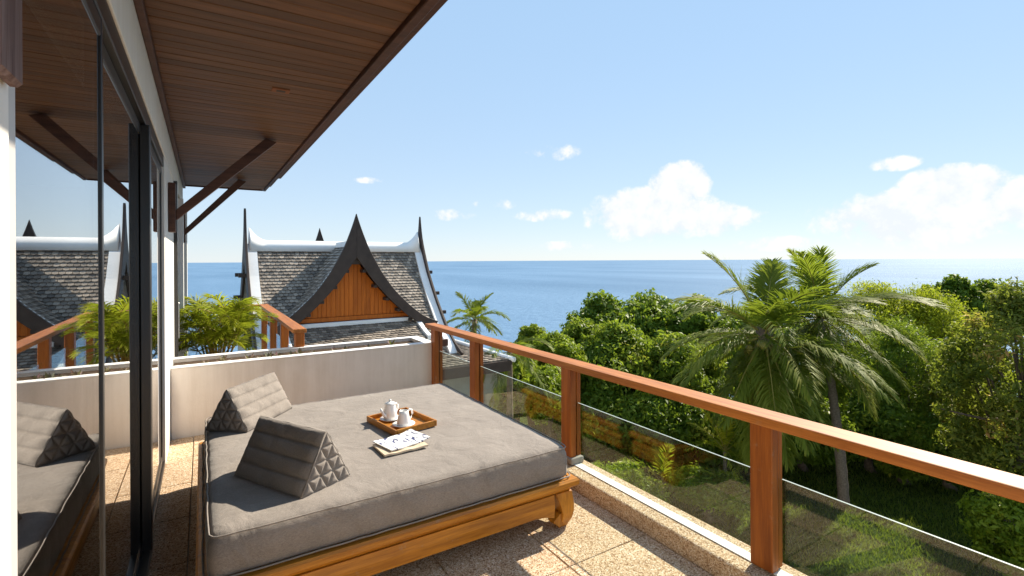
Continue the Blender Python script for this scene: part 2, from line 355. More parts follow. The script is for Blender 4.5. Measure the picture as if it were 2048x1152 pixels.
# sliding glass door, three leaves
def door(y0, y1, x, stile_m, label=None, z1=2.5, stiles=(.05, .05), handle=None):
    e = bpy.data.objects.new('sliding_door', None); link(e, villa); e.location = (0, 0, 0)
    if label: e['label'] = label
    vb('stile', stile_m, x - .010, x + .010, y0, y0 + stiles[0], .03, z1, e, .002)
    vb('stile', M['alu'], x - .010, x + .010, y1 - stiles[1], y1, .03, z1, e, .002)
    vb('top_rail', M['alu'], x - .009, x + .009, y0 + stiles[0], y1 - stiles[1], z1 - .06, z1, e)
    vb('bottom_rail', M['alu'], x - .009, x + .009, y0 + stiles[0], y1 - stiles[1], .03, .085, e)
    vb('pane', M['door_glass'], x - .004, x + .004, y0 + stiles[0] - .01, y1 - stiles[1] + .01, .08, z1 - .055, e, 0)
    if handle: vb('handle', M['alu'], x + .010, x + .020, y0 + handle, y0 + handle + .022, .52, .70, e)
    return e
door(1.14, 2.12, -.288, M['alu2'], 'pale framed leaf with a small lock', stiles=(.062, .03), handle=.02)
door(2.09, 3.60, -.312, M['alu'], stiles=(.03, .03))
door(3.66, 5.08, -.300, M['alu'], stiles=(.05, .04))
fr = vb('door_frame', M['alu'], -.325, -.258, 3.57, 3.66, 0, 2.5)
vb('door_frame', M['alu'], -.335, -.275, 1.135, 5.1, 2.503, 2.6)
vb('door_track', M['alu'], -.335, -.258, 1.135, 3.57, 0, .028)
vb('door_track', M['alu'], -.335, -.275, 3.66, 5.1, 0, .028)
vb('door_frame', M['alu'], -.33, -.29, 5.06, 5.1, .03, 2.5)
# second door beyond the planter
door(6.72, 8.0, -.30, M['alu'], stiles=(.06, .05)); door(8.0, 9.40, -.335, M['alu'], stiles=(.05, .06))
vb('door_frame', M['white2'], -.33, -.215, 7.96, 8.03, 0, 2.55)
vb('door_frame', M['alu'], -.36, -.235, 6.63, 6.72, 0, 2.6)
vb('door_frame', M['white2'], -.33, -.205, 9.36, 9.42, 0, 2.58)
vb('pull_handle', M['steel'], -.235, -.222, 6.66, 6.675, .85, 1.25)
# eave
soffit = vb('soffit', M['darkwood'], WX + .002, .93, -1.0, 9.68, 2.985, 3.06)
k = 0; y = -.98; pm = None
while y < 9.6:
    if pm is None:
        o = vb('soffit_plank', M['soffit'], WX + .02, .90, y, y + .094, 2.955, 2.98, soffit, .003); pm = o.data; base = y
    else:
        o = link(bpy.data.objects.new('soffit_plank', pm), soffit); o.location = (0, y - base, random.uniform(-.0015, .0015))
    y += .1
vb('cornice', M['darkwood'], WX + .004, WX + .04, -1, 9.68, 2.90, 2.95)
fascia = vb('fascia', M['darkwood'], .905, .955, -1.0, 9.0, 2.925, 3.10)
vb('fascia', M['darkwood'], .905, .945, 9.004, 9.70, 2.935, 3.10)
vb('gutter_lip', M['darkwood'], .958, 1.02, -1.0, 8.3, 2.965, 3.12)
vb('fascia', M['darkwood'], WX, .903, 9.685, 9.72, 2.94, 3.10)
vb('roof_deck', M['barge'], -5, 1.0, -3, 9.7, 3.125, 3.2)
dl = vb('downlight', M['terracotta'], .43, .55, 3.93, 4.01, 2.945, 2.956)
vb('lamp_recess', M['barge'], .46, .52, 3.952, 3.988, 2.9425, 2.9445, dl, 0)
def bracket(Y, zb, x1, m=M['darkwood'], w_=.085, plate_m=None, dep=.06, rise=.16):
    e = bpy.data.objects.new('eave_bracket', None); link(e, villa); e.location = (WX - villa.location.x, Y - 3, 0)
    MB().box(.001, dep, -.055, .055, zb, zb + (.46 if dep > .03 else .8)).build('wall_plate', plate_m or m, e, .006, seg=1)
    a = Vector((dep, 0, zb + rise)); b = Vector((x1 - WX, 0, 2.97)); d = (b - a).normalized(); n = Vector((-d.z, 0, d.x)) * .07; h = w_ / 2
    pa = [a + n + d * (-.0), b + n * 1.0, b - n, a - n]
    pa[0].x = dep + .001; pa[3].x = dep + .001
    pts = [(p.x, -h, p.z) for p in pa] + [(p.x, h, p.z) for p in pa]
    pts = [(x, yy, min(z, 2.953)) for x, yy, z in pts]
    MB().add(pts, [(0, 1, 2, 3), (7, 6, 5, 4), (0, 4, 5, 1), (1, 5, 6, 2), (2, 6, 7, 3), (3, 7, 4, 0)]).build('brace', m, e, .005, seg=1)
bracket(5.62, 1.98, .60); bracket(8.6, 1.98, .52)
bracket(1.06, 1.985, .60, M['oldwood'], dep=.022, rise=.46)

# ================================================================== PLANTER WALL
pl = thing('planter_wall', 'long white rendered planter wall closing the end of the terrace', 'planter', (1.0, 6.1, 0))
def pb(name, m, x0, x1, y0, y1, z0, z1, bevel=.006): return MB().box(x0 - 1, x1 - 1, y0 - 6.1, y1 - 6.1, z0, z1).build(name, m, pl, bevel, seg=2)
pb('front_wall', M['cream'], -.265, 2.47, 5.80, 5.90, -.35, .67); pb('back_wall', M['cream'], -.265, 2.47, 6.33, 6.43, -.35, .67)
pb('end_wall', M['cream'], 2.35, 2.47, 5.902, 6.328, -.3, .668); pb('coping', M['white2'], -.265, 2.475, 5.795, 5.905, .671, .682, .003)
pb('coping', M['white2'], -.265, 2.475, 6.325, 6.435, .671, .682, .003); pb('coping', M['white2'], 2.345, 2.475, 5.906, 6.324, .671, .681, .003)
pb('soil', M['soil'], -.26, 2.348, 5.903, 6.327, 0, .64, 0)
def rosette(x, y, z, r, i):
    V = []; F = []; T = []
    n = 12
    for k in range(n):
        a = k * 2.4 + random.random(); e = R(20 + 55 * k / n); l = r * random.uniform(.7, 1.1); d = np.array([math.cos(a) * math.cos(e), math.sin(a) * math.cos(e), math.sin(e)])
        sd_ = np.array([-math.sin(a), math.cos(a), 0]) * r * .16; b = len(V)
        V += [d * .1 * l - sd_ * .5, d * .55 * l + sd_, d * l, d * .55 * l - sd_]; F.append([b, b + 1, b + 2, b + 3]); T += [random.random()] * 4
    o = mesh_np('succulent', np.array(V), np.array(F), np.array(T), M['succ']); o.location = (x, y, z)
    return tag(o, 'small reddish rosette plant in the soil of the long white planter wall', 'succulent', 'succulents in the planter')
for i, x in enumerate([.02, .18, .42, .52, .60, .70, .83, .92, 1.05, 1.30, 1.42, 1.7, 2.0]): rosette(x, random.uniform(5.95, 6.08), .64, random.uniform(.06, .11), i)

# ================================================================== RAILINGS
rail = thing('terrace_railing', 'long teak handrail on square posts with clear glass panes beside the daybed', 'railing', (2.47, 2, 0))
def rb(name, m, x0, x1, y0, y1, z0, z1, bevel=.005, p=None): return MB().box(x0 - 2.47, x1 - 2.47, y0 - 2, y1 - 2, z0, z1).build(name, m, rail if p is None else p, bevel, seg=2)
rb('handrail', M['teak_y'], 2.40, 2.545, -2.6, 5.97, .852, .902, .006)
posts = [5.76, 4.70, 3.10, 1.49, -.12, -1.7]
for i, py in enumerate(posts):
    p = rb('post', M['teak_z'], 2.42, 2.476, py - .06, py + .06, .118, .85)
    rb('post_batten', M['teak_z'], 2.492, 2.530, py - .05, py + .05, .118, .85, .004, p)
    rb('post_foot', M['concrete'], 2.405, 2.535, py - .085, py + .085, .112, .165, .012, p) if i == 2 else None
for a, b in zip(posts[1:], posts[:-1]): rb('glass_pane', M['rail_glass'], 2.479, 2.489, a + .03, b - .03, .117, .585, 0)
for a, b in zip(posts[1:], posts[:-1]): rb('glass_edge_glint', M['edge'], 2.4795, 2.4885, a + .07, b - .075, .5855, .5875, 0)  # pale strip along each pane top, painting in the light its polished edge catches
rb('glass_channel', M['white2'], 2.435, 2.50, -2.6, 5.78, .1115, .1165, .001)
kb = box('kerb', M['aggregate'], None, 2.33, 2.58, -3.0, 5.795, -.02, .11, .012, 2); tag(kb, kind='structure')
rail2 = thing('side_terrace_railing', 'short teak railing with glass beyond the planter wall beside the areca palm', 'railing', (.98, 8.4, 0))
def r2(name, m, x0, x1, y0, y1, z0, z1, bevel=.005): return MB().box(x0 - .98, x1 - .98, y0 - 8.4, y1 - 8.4, z0, z1).build(name, m, rail2, bevel, seg=1)
r2('handrail', M['teak_y'], .90, 1.05, 6.34, 10.5, .85, .90); r2('handrail', M['teak_x'], -.2, .898, 10.36, 10.5, .851, .90)
for py in (6.42, 7.7, 9.0, 10.4):
    r2('post', M['teak_z'], .93, 1.03, py - .06, py + .06, 0, .849)
    if py < 10: r2('glass_pane', M['rail_glass'], .975, .985, py + .08, py + 1.14, .1, .58, 0)

# ================================================================== DAYBED
bed = thing('daybed', 'low teak daybed frame with moulded apron and curled feet under the grey mattress', 'daybed', (1.0, 3.5, 0))
def frame_ring(name, prof, closed=True):
    "moulded frame: profile (outset, z) swept round a 2 m square"
    mb = MB(); H_ = 1.0; rings = []
    for o, z in prof: rings.append([(-H_ - o, -H_ - o, z), (H_ + o, -H_ - o, z), (H_ + o, H_ + o, z), (-H_ - o, H_ + o, z)])
    mb.loft(rings + [rings[0]], cap=False); return mb
frame_ring('f', [(.02, .262), (.032, .272), (.034, .30), (.024, .312), (-.10, .312), (-.10, .262)]).build('top_moulding', M['bed_x'], bed)
frame_ring('f', [(-.012, .232), (-.006, .247), (.012, .2615), (-.08, .2615), (-.08, .232)]).build('waist_moulding', M['bed_x'], bed)
for ax in range(4):
    mb = MB(); seg = 24; L0 = .86; rings = []
    for k in range(seg + 1):
        x = -L0 + 2 * L0 * k / seg; zb = .118 - .03 * max(0, (abs(x) - .70) / .16) ** 2
        rings.append([(x, -1.0 + .002, .231), (x, -1.006, .18), (x, -.998, zb), (x, -.955, zb), (x, -.955, .231)])
    mb.loft(rings); o = mb.build('apron', M['bed_x'], bed, smooth=False); o.rotation_euler.z = ax * math.pi / 2
def leg(sx, sy):
    prof = [(.231, 0, .125), (.20, .004, .12), (.15, .010, .105), (.10, .010, .09), (.06, .002, .082), (.025, -.014, .078), (.0, -.024, .065)]
    rings = []
    for z, o, s in prof:
        a = 1.0 + o; b = a - s; rings.append([(sx * a, sy * a, z), (sx * b, sy * a, z), (sx * b, sy * b, z), (sx * a, sy * b, z)])
    lg = MB().loft(rings).build('leg', M['bed_z'], bed, .006)
    for ax in (0, 1):                                           # the inward curl of the foot
        pr = [(.905, .10), (.89, .085), (.862, .066), (.858, .05), (.875, .044), (.885, .03), (.905, .018), (.93, .02), (.93, .10)]
        t0, t1 = .995, .93
        va = [((sx * p if ax == 0 else sx * t0), (sy * t0 if ax == 0 else sy * p), z) for p, z in pr]; vb_ = [((sx * p if ax == 0 else sx * t1), (sy * t1 if ax == 0 else sy * p), z) for p, z in pr]
        MB().loft([va, vb_]).build('foot_curl', M['bed_z'], lg)
for sx in (-1, 1):
    for sy in (-1, 1): leg(sx, sy)
for k in range(6): MB().box(-.9, .9, -.9 + k * .32, -.9 + k * .32 + .2, .285, .309).build('slat', M['bed_x'], bed)

def mattress():
    n = 60; h = .985; z0, z1 = .314, .515; r = .035; V = []; F = []
    def g(i): return -h + 2 * h * i / n
    prof = [(0, z0 + .01), (.006, z0 + .02), (.008, (z0 + z1) / 2), (.004, z1 - .05), (-.006, z1 - .022), (-.022, z1 - .006), (-.05, z1)]
    per = [(g(i), -h, 0, -1) for i in range(n)] + [(h, g(i), 1, 0) for i in range(n)] + [(-g(i), h, 0, 1) for i in range(n)] + [(-h, -g(i), -1, 0) for i in range(n)]
    rings = []
    for o, z in prof:
        ring = []
        for k, (x, y, nx, ny) in enumerate(per):
            cr = .05; ax, ay = abs(x), abs(y)                      # rounded corners
            px_, py_ = x, y
            if ax > h - cr and ay > h - cr:
                dx, dy = ax - (h - cr), ay - (h - cr); l = max(math.hypot(dx, dy), 1e-6); m_ = max(dx, dy)
                px_ = math.copysign(h - cr + dx / l * m_, x); py_ = math.copysign(h - cr + dy / l * m_, y)
            s_ = 1 + o / h; wv = .0035 * math.sin(k * .9 + 2 * math.sin(k * .31)) * (1 if .35 < z < .48 else .6)
            ring.append((px_ * (s_ + wv * .6), py_ * (s_ + wv * .6), z + (wv * .5 if z > .45 else 0)))
        rings.append(ring)
    mb = MB(); mb.loft(rings, cap=False)
    last = rings[-1]; m = len(per); top = [(h - .05) * (2 * i / n - 1) for i in range(n + 1)]
    kst = len(mb.v); rnd = random.Random(3)
    for t in (.97, .9, .7, .45, .2):
        mb.v += [(x * t, y * t, z1 + .004 + .004 * math.sin(3 * x * t + 1) * math.sin(2.3 * y * t) + .0012 * math.sin(x * 17 * t + y * 9 * t)) for x, y, z in last]
    b0 = kst - m
    for q in range(5):
        a0 = b0 + q * m
        for j in range(m): mb.f.append((a0 + j, a0 + (j + 1) % m, a0 + m + (j + 1) % m, a0 + m + j))
    mb.v.append((0, 0, z1 + .006)); c = len(mb.v) - 1; a0 = b0 + 5 * m
    for j in range(m): mb.f.append((a0 + j, a0 + (j + 1) % m, c))
    o = mb.build('mattress', M['mattress'], None, smooth=True); o.location = (1.0, 3.5, 0)
    tag(o, 'thick square grey fabric mattress lying on the teak daybed', 'mattress')
    for zz, off in ((z0 + .012, .012), (z1 - .012, -.008)):
        pts = [(x * (1 + off / h), y * (1 + off / h), zz) for x, y, z in rings[2]]
        MB().tube(pts + pts[:1], .0045, 5, False).build('piping', M['mattress'], o, smooth=True)
mattress()
def pillow(loc, rz, label):
    root = thing('triangle_cushion', label, 'cushion', loc, rz, 'triangular cushions on the daybed')
    Ln, B, Hh = .55, .31, .285; A = [np.array([-B / 2, 0.]), np.array([B / 2, 0.]), np.array([0., Hh])]
    def face(p, q, name):                                         # padded rectangular side with four bands
        ns, nt = 40, 32; V = []; F = []; d = q - p; nrm = np.array([d[1], -d[0]]) / np.linalg.norm(d)
        for i in range(nt + 1):
            t = i / nt; bl = .018 * (abs(math.sin(4 * math.pi * t)) ** .30) + .006 * math.sin(math.pi * t)
            for j in range(ns + 1):
                sgm = j / ns; e = min(1, min(sgm, 1 - sgm) * 14) ** .5; c = p + d * t + nrm * (bl * (.35 + .65 * e) + .0015 * math.sin(sgm * 19 + i * .5))
                V.append((c[0], (sgm - .5) * Ln, c[1] + .004))
        for i in range(nt):
            for j in range(ns): a = i * (ns + 1) + j; F.append((a, a + 1, a + ns + 2, a + ns + 1))
        MB().add(V, F).build(name, M['pillow'], root, smooth=True)
    face(A[1], A[2], 'side_panel'); face(A[2], A[0], 'side_panel'); face(A[0], A[1], 'base_panel')
    for sg in (-1, 1):                                            # quilted triangular ends
        n = 48; V = []; F = []; ix = {}
        for i in range(n + 1):
            for j in range(n + 1 - i):
                a, b = i / n, j / n; c = 1 - a - b; P = A[0] * c + A[1] * b + A[2] * a
                dd = min(abs((q * 4) - round(q * 4)) for q in (a, b, c)); pf = .016 * (1 - math.exp(-dd * 9)) / .97
                ix[(i, j)] = len(V); V.append((P[0], sg * (Ln / 2 + pf), P[1] + .004))
        for i in range(n):
            for j in range(n - i):
                F.append((ix[(i, j)], ix[(i, j + 1)], ix[(i + 1, j)]))
                if j < n - i - 1: F.append((ix[(i, j + 1)], ix[(i + 1, j + 1)], ix[(i + 1, j)]))
        MB().add(V, F).build('quilted_end', M['pillow'], root, smooth=True)
        pts = [(P[0], sg * Ln / 2, P[1] + .004) for P in A]
        for a, b in ((0, 1), (1, 2), (2, 0)): MB().tube([pts[a], pts[b]], .0055, 6).build('piping', M['pillow'], root, smooth=True)
pillow((.414, 2.967, .52), R(28.5), 'grey triangular cushion lying near the front edge of the mattress, quilted end to the sun')
pillow((.31, 4.21, .52), R(-38.5), 'grey triangular cushion at the wall corner of the mattress, quilted end in shade')

# ================================================================== TEA TRAY, NEWSPAPER
tray = thing('wooden_tray', 'small rectangular wooden tray carrying the white tea things', 'tray', (1.215, 3.48, .5235), R(10))
MB().box(-.15, .15, -.20, .20, 0, .01).build('tray_base', M['bed_x'], tray, .002)
for a in (MB().box(-.165, -.151, -.215, .215, 0, .042), MB().box(.151, .165, -.215, .215, 0, .042), MB().box(-.15, .15, -.215, -.201, 0, .042), MB().box(-.15, .15, .201, .215, 0, .042)):
    a.build('tray_rim', M['bed_y'], tray, .003)
def saucer(x, y, r, label):
    o = MB().lathe([(r * .45, 0), (r * .6, .003), (r, .014), (r * .98, .017), (r * .55, .007), (.001, .006)], 36).build('saucer', M['porcelain'], None, smooth=True)
    o.location = (x, y, .534); tag(o, label, 'saucer')
saucer(1.165, 3.575, .075, 'white saucer under the tall lidded teapot on the tray'); saucer(1.205, 3.40, .08, 'white saucer under the small open milk jug on the tray')
tp = thing('teapot', 'tall white porcelain teapot with knobbed lid on the tray', 'teapot', (1.165, 3.575, .5425), R(205))
MB().lathe([(.040, 0), (.047, .006), (.050, .03), (.044, .075), (.037, .10), (.038, .108)], 32).build('body', M['porcelain'], tp, smooth=True)
ld = MB().lathe([(.040, .108), (.040, .113), (.030, .121), (.012, .127), (.001, .128)], 32).build('lid', M['porcelain'], tp, smooth=True)
MB().lathe([(.005, .127), (.010, .136), (.006, .143), (.001, .144)], 16).build('knob', M['porcelain'], ld, smooth=True)
MB().tube([(.04, 0, .03), (.065, 0, .045), (.078, 0, .07), (.090, 0, .092)], [.016, .012, .009, .008], 12).build('spout', M['porcelain'], tp, smooth=True)
MB().tube([(-.038, 0, .095), (-.062, 0, .102), (-.078, 0, .085), (-.075, 0, .055), (-.060, 0, .035), (-.046, 0, .03)], .006, 10).build('handle', M['porcelain'], tp, smooth=True)
jg = thing('milk_jug', 'white conical porcelain jug with broad handle on the tray', 'jug', (1.205, 3.40, .5425), R(20))
MB().lathe([(.046, 0), (.050, .006), (.046, .03), (.036, .075), (.031, .098), (.028, .098), (.032, .07), (.001, .066)], 32).build('body', M['porcelain'], jg, smooth=True)
MB().tube([(.032, 0, .085), (.055, 0, .095), (.075, 0, .085), (.078, 0, .06), (.066, 0, .035), (.045, 0, .022)], .0075, 10).build('handle', M['porcelain'], jg, smooth=True)
def sheet(name, m, w_, h_, loc, rz, z, th, label, cat, curl=.01):
    n = 14; mb = MB(); rings = []
    for i in range(n + 1):
        x = -w_ / 2 + w_ * i / n; zc = curl * (abs(x) / (w_ / 2)) ** 2 * (1 if x > 0 else .4) + .002 * math.sin(i * 1.1)
        rings.append([(x, -h_ / 2, zc), (x, h_ / 2, zc + .002), (x, h_ / 2, zc + th), (x, -h_ / 2, zc + th)])
    o = mb.loft(rings).build(name, m, None); o.location = (*loc, z); o.rotation_euler.z = rz; return tag(o, label, cat)
sheet('magazine', M['paper2'], .285, .215, (1.06, 3.055), R(3), .5235, .011, 'tan covered magazine lying under the folded newspaper', 'magazine', .002)
nw = sheet('newspaper', M['news'], .29, .22, (1.085, 3.10), R(14), .5375, .007, 'folded newspaper with dark blue headline beside the wooden tray', 'newspaper', .012)

# ================================================================== THAI HOUSE
th = thing('thai_house', 'traditional steep roofed house with orange timber gable and dark curved bargeboards', 'house', (3.37, 13.0, 0), R(2))
def interp(prof, n):
    P = np.array(prof); d = np.r_[0, np.cumsum(np.hypot(*np.diff(P, axis=0).T))]; t = np.linspace(0, d[-1], n)
    return np.stack([np.interp(t, d, P[:, 0]), np.interp(t, d, P[:, 1])], -1)
def smooth_prof(prof, n):
    P = interp(prof, n * 4)
    for _ in range(n // 2):
        P[1:-1] = .25 * P[:-2] + .5 * P[1:-1] + .25 * P[2:]
    return P[::4] if (len(P) - 1) % 4 == 0 else np.vstack([P[::4], P[-1:]])
def barge(name, outer, inner, plane, m, parent, axis='y', c=0.0, thick=.07, n=22):
    "pair of curved bargeboards: half profiles (s, z) mirrored about the ridge"
    po, pi_ = smooth_prof(outer, n), smooth_prof(inner, n); q = min(len(po), len(pi_)); po, pi_ = po[:q], pi_[:q]
    for sg in (-1, 1):
        def P(s, z, t): return (c + sg * s, plane + t, z) if axis == 'y' else (plane + t, c + sg * s, z)
        rings = [[P(a[0], a[1], -thick / 2), P(b[0], b[1], -thick / 2), P(b[0], b[1], thick / 2), P(a[0], a[1], thick / 2)] for a, b in zip(po, pi_)]
        MB().loft(rings).build(name, m, parent, .006, seg=1)
def slab(name, prof, a0, a1, th_, m, parent, axis, c, sgs=(-1, 1)):
    P = smooth_prof(prof, 16)
    for sg in sgs:
        def Q(s, z, t): return (c + sg * s, t, z) if axis == 'y' else (t, c + sg * s, z)
        MB().loft([[Q(s, z, a0), Q(s, z, a1), Q(s, z - th_, a1), Q(s, z - th_, a0)] for s, z in P]).build(name, m, parent)
def tiles(name, prof, a0, a1, axis, c, sg, parent, keep=None, tw=.115, row=.098):
    P = smooth_prof(prof, 40); d = np.r_[0, np.cumsum(np.hypot(*np.diff(P, axis=0).T))]; V = []; F = []; T = []
    rows = int(d[-1] / row)
    for r_ in range(rows):
        t0, t1 = r_ * row - .03, (r_ + 1) * row; t0 = max(t0, 0)
        s0, z0 = np.interp(t0, d, P[:, 0]), np.interp(t0, d, P[:, 1]); s1, z1 = np.interp(t1, d, P[:, 0]), np.interp(t1, d, P[:, 1])
        nx, nz = (z0 - z1), (s1 - s0); l = math.hypot(nx, nz); nx, nz = nx / l, nz / l
        a = a0 - (tw / 2 if r_ % 2 else 0)
        while a < a1:
            b0, b1 = max(a + .004, a0), min(a + tw - .004, a1); am = (b0 + b1) / 2
            if b1 - b0 > .02 and (keep is None or keep(am, (s0 + s1) / 2, (z0 + z1) / 2)):
                lift = .040 + random.uniform(-.005, .006); tn = random.random(); k = len(V)
                for (s, z, h) in ((s0, z0, .006), (s1, z1, lift), (s1, z1, .0)):
                    for b in (b0, b1):
                        ss, zz = c + sg * (s + nx * h), z + nz * h
                        V.append((ss, b, zz) if axis == 'y' else (b, ss, zz))
                # pointed lower lip
                sm, zm = s1 + (s1 - s0) * .18, z1 + (z1 - z0) * .18
                ss, zz = c + sg * (sm + nx * lift), zm + nz * lift; V.append((ss, am, zz) if axis == 'y' else (am, ss, zz))
                F += [(k, k + 1, k + 3, k + 2), (k + 2, k + 3, k + 5, k + 4), (k + 2, k + 6, k + 3, k + 3)]; T += [tn] * 7
            a += tw
    fs = []; 
    me = bpy.data.meshes.new(name); me.from_pydata(V, [], [f if f[2] != f[3] else f[:3] for f in F]); me.materials.append(M['tile'])
    at = me.attributes.new('tint', 'FLOAT', 'POINT'); at.data.foreach_set('value', np.array(T, dtype=np.float32))
    bm = bmesh.new(); bm.from_mesh(me); bmesh.ops.recalc_face_normals(bm, faces=bm.faces); bm.to_mesh(me); bm.free()
    o = link(bpy.data.objects.new(name, me), parent); o['kind'] = 'stuff'; return o
MR = [(0, 2.08), (.16, 1.95), (.57, 1.22), (1.14, .46), (1.76, -.26), (2.5, -.84)]           # main roof half section
WR = [(0, 2.12), (.28, 1.86), (.66, 1.34), (1.00, .86), (1.46, .42), (1.86, .10), (2.15, -.08)]   # wing roof half section
RY = 1.95; XL, XR = -2.2, 2.45
mrp, wrp = smooth_prof(MR, 30), smooth_prof(WR, 30)
def main_z(y): return float(np.interp(RY - y, mrp[:, 0], mrp[:, 1]))
def wing_z(x): return float(np.interp(abs(x), wrp[:, 0], wrp[:, 1]))
slab('roof', [(s, z - .02) for s, z in MR], XL, XR, .08, M['barge'], th, 'x', RY)
slab('roof', [(s, z - .02) for s, z in WR], .02, 1.9, .08, M['barge'], th, 'y', 0.0)
tiles('roof_tiles', MR, XL + .12, XR - .12, 'x', RY, -1, th, lambda a, s, z: not (abs(a) < 2.1 and wing_z(a) > z + .02))
for sg in (-1, 1): tiles('roof_tiles', WR, .05, 1.9, 'y', 0.0, sg, th, lambda a, s, z: z > main_z(a) - .03)
# white ridge and rake copings
mb = MB(); rings = []
for k in range(121):
    t = k / 120; x = XL - .06 + (XR - XL + .12) * t; e = max(0, abs(t - .5) * 2 - .82) / .18; up = .34 * e ** 2
    rings.append([(x, RY - .21, 1.98), (x, RY + .21, 1.98), (x, RY + .04, 2.28 + up), (x, RY - .04, 2.28 + up)])
mb.loft(rings).build('ridge_coping', M['white2'], th, smooth=True)
MB().loft([[(-.07, y, 2.06), (.07, y, 2.06), (.05, y, 2.24), (-.05, y, 2.24)] for y in (.04, .8, 1.84)]).build('ridge_coping', M['white2'], th)
RK = [(s * 1.02 + .0, z + .07) for s, z in MR] + [(2.62, -.92)]
for xx in (XL, XR):
    P = smooth_prof(RK, 24)
    MB().loft([[(xx - .11, RY - s, z - .12), (xx + .11, RY - s, z - .12), (xx + .11, RY - s, z + .03), (xx - .11, RY - s, z + .03)] for s, z in P]).build('rake_coping', M['white2'], th)
    MB().loft([[(xx - .11, RY + s, z - .12), (xx + .11, RY + s, z - .12), (xx + .11, RY + s, z + .03), (xx - .11, RY + s, z + .03)] for s, z in P]).build('rake_coping', M['white2'], th)
MO = [(0, 3.12), (.05, 2.8), (.14, 2.42), (.32, 2.02), (.66, 1.36), (1.2, .62), (1.8, -.06), (2.3, -.52), (2.85, -.80)]
MI = [(0, 1.72), (.10, 1.58), (.25, 1.36), (.42, 1.10), (.72, .72), (1.2, .22), (1.75, -.32), (2.3, -.72), (2.83, -.88)]
for xx, sg in ((XL - .15, -1), (XR + .15, 1)):
    barge('bargeboard', MO, MI, xx, M['barge'], th, 'x', RY, .06)
    for s, z in ((.45, 1.35), (.95, .72), (1.4, .18)):
        for sd_ in (-1, 1): MB().box(xx + sg * .10 - .10, xx + sg * .10 + .10, RY + sd_ * s - .05, RY + sd_ * s + .05, z - .05, z + .05).build('purlin_end', M['barge'], th, .005, seg=1)
for sg in (-1, 1):                                               # thin white edge behind the front bargeboards
    P = smooth_prof([(s, z) for s, z in WR], 24)
    MB().loft([[(sg * (s + .015), .055, z + .03), (sg * (s + .015), .15, z + .03), (sg * (s + .015), .15, z - .09), (sg * (s + .015), .055, z - .09)] for s, z in P]).build('rake_edge', M['white2'], th)
GO = [(0, 2.93), (.07, 2.70), (.15, 2.47), (.32, 2.03), (.66, 1.40), (1.02, .91), (1.48, .46), (1.90, .14), (2.28, 0.0)]
GI = [(0, 1.80), (.10, 1.66), (.24, 1.46), (.42, 1.20), (.66, .92), (.98, .58), (1.38, .22), (1.84, -.10), (2.22, -.14)]
barge('bargeboard', GO, GI, 0, M['barge'], th, 'y', 0.0, .075)
gip = smooth_prof(GI, 30)
def gz(x): return float(np.interp(abs(x), gip[:, 0], gip[:, 1]))
pw = .113; x = -1.36
while x < 1.36:                                                   # vertical gable planks, each its own board
    a, b = x + .002, x + pw - .002; za, zb = gz(a) + .06, gz(b) + .06; yy = .30 + random.uniform(-.003, .003)
    z0 = .27
    if max(za, zb) > z0 + .03:
        za, zb = max(za, z0 + .01), max(zb, z0 + .01)
        MB().add([(a, yy, z0), (b, yy, z0), (b, yy, zb), (a, yy, za), (a, yy + .03, z0), (b, yy + .03, z0), (b, yy + .03, zb), (a, yy + .03, za)],
                 [(0, 1, 2, 3), (7, 6, 5, 4), (0, 4, 5, 1), (1, 5, 6, 2), (2, 6, 7, 3), (3, 7, 4, 0)]).build('gable_plank', M['gable'], th, .005, seg=1)
    x += pw
q_ = [(-1.5, .0), (1.5, .0)] + [(1.5 - 3.0 * k / 30, max(.02, gz(1.5 - 3.0 * k / 30) + .03)) for k in range(31)]
MB().loft([[(a, .336, z) for a, z in q_], [(a, .38, z) for a, z in q_]]).build('gable_backing', M['barge'], th)
MB().box(-1.52, 1.52, .25, .33, .16, .268).build('gable_sill', M['gable'], th, .008)
MB().box(-.14, .14, .06, .16, 1.62, 1.86).build('gable_cap', M['barge'], th, .01)
for s in (.22, .52, .84, 1.16, 1.5):
    for sg in (-1, 1): MB().box(sg * s - .045, sg * s + .045, .04, .34, gz(s) - .085, gz(s) - .005).build('purlin_end', M['barge'], th, .005, seg=1)
# skirt roof under the gable
SK = [(0, .06), (.25, -.08), (.6, -.25), (.9, -.36)]
P = smooth_prof(SK, 10)
MB().loft([[(-1.75, .22 - s, z - .02), (1.75, .22 - s, z - .02), (1.75, .22 - s, z - .09), (-1.75, .22 - s, z - .09)] for s, z in P]).build('skirt_roof', M['barge'], th)
tiles('roof_tiles', SK, -1.68, 1.68, 'x', .22, -1, th)
MB().box(-1.7, 1.7, .14, .24, .03, .15).build('skirt_coping', M['white2'], th, .02)
for sg in (-1, 1): MB().loft([[(sg * 1.66, .20 - s, z - .03), (sg * 1.78, .20 - s, z - .03), (sg * 1.78, .20 - s, z + .09), (sg * 1.66, .20 - s, z + .09)] for s, z in P]).build('skirt_coping', M['white2'], th)
MB().box(-2.2, 2.3, -.62, -.52, -.62, -.44).build('beam', M['darkwood'], th, .01)
MB().box(-2.0, 2.25, .42, 3.6, -8.5, -.2).build('wall', M['cream'], th)
MB().box(-2.0, 2.25, -.3, .40, -8.5, -.62).build('wall', M['cream'], th)
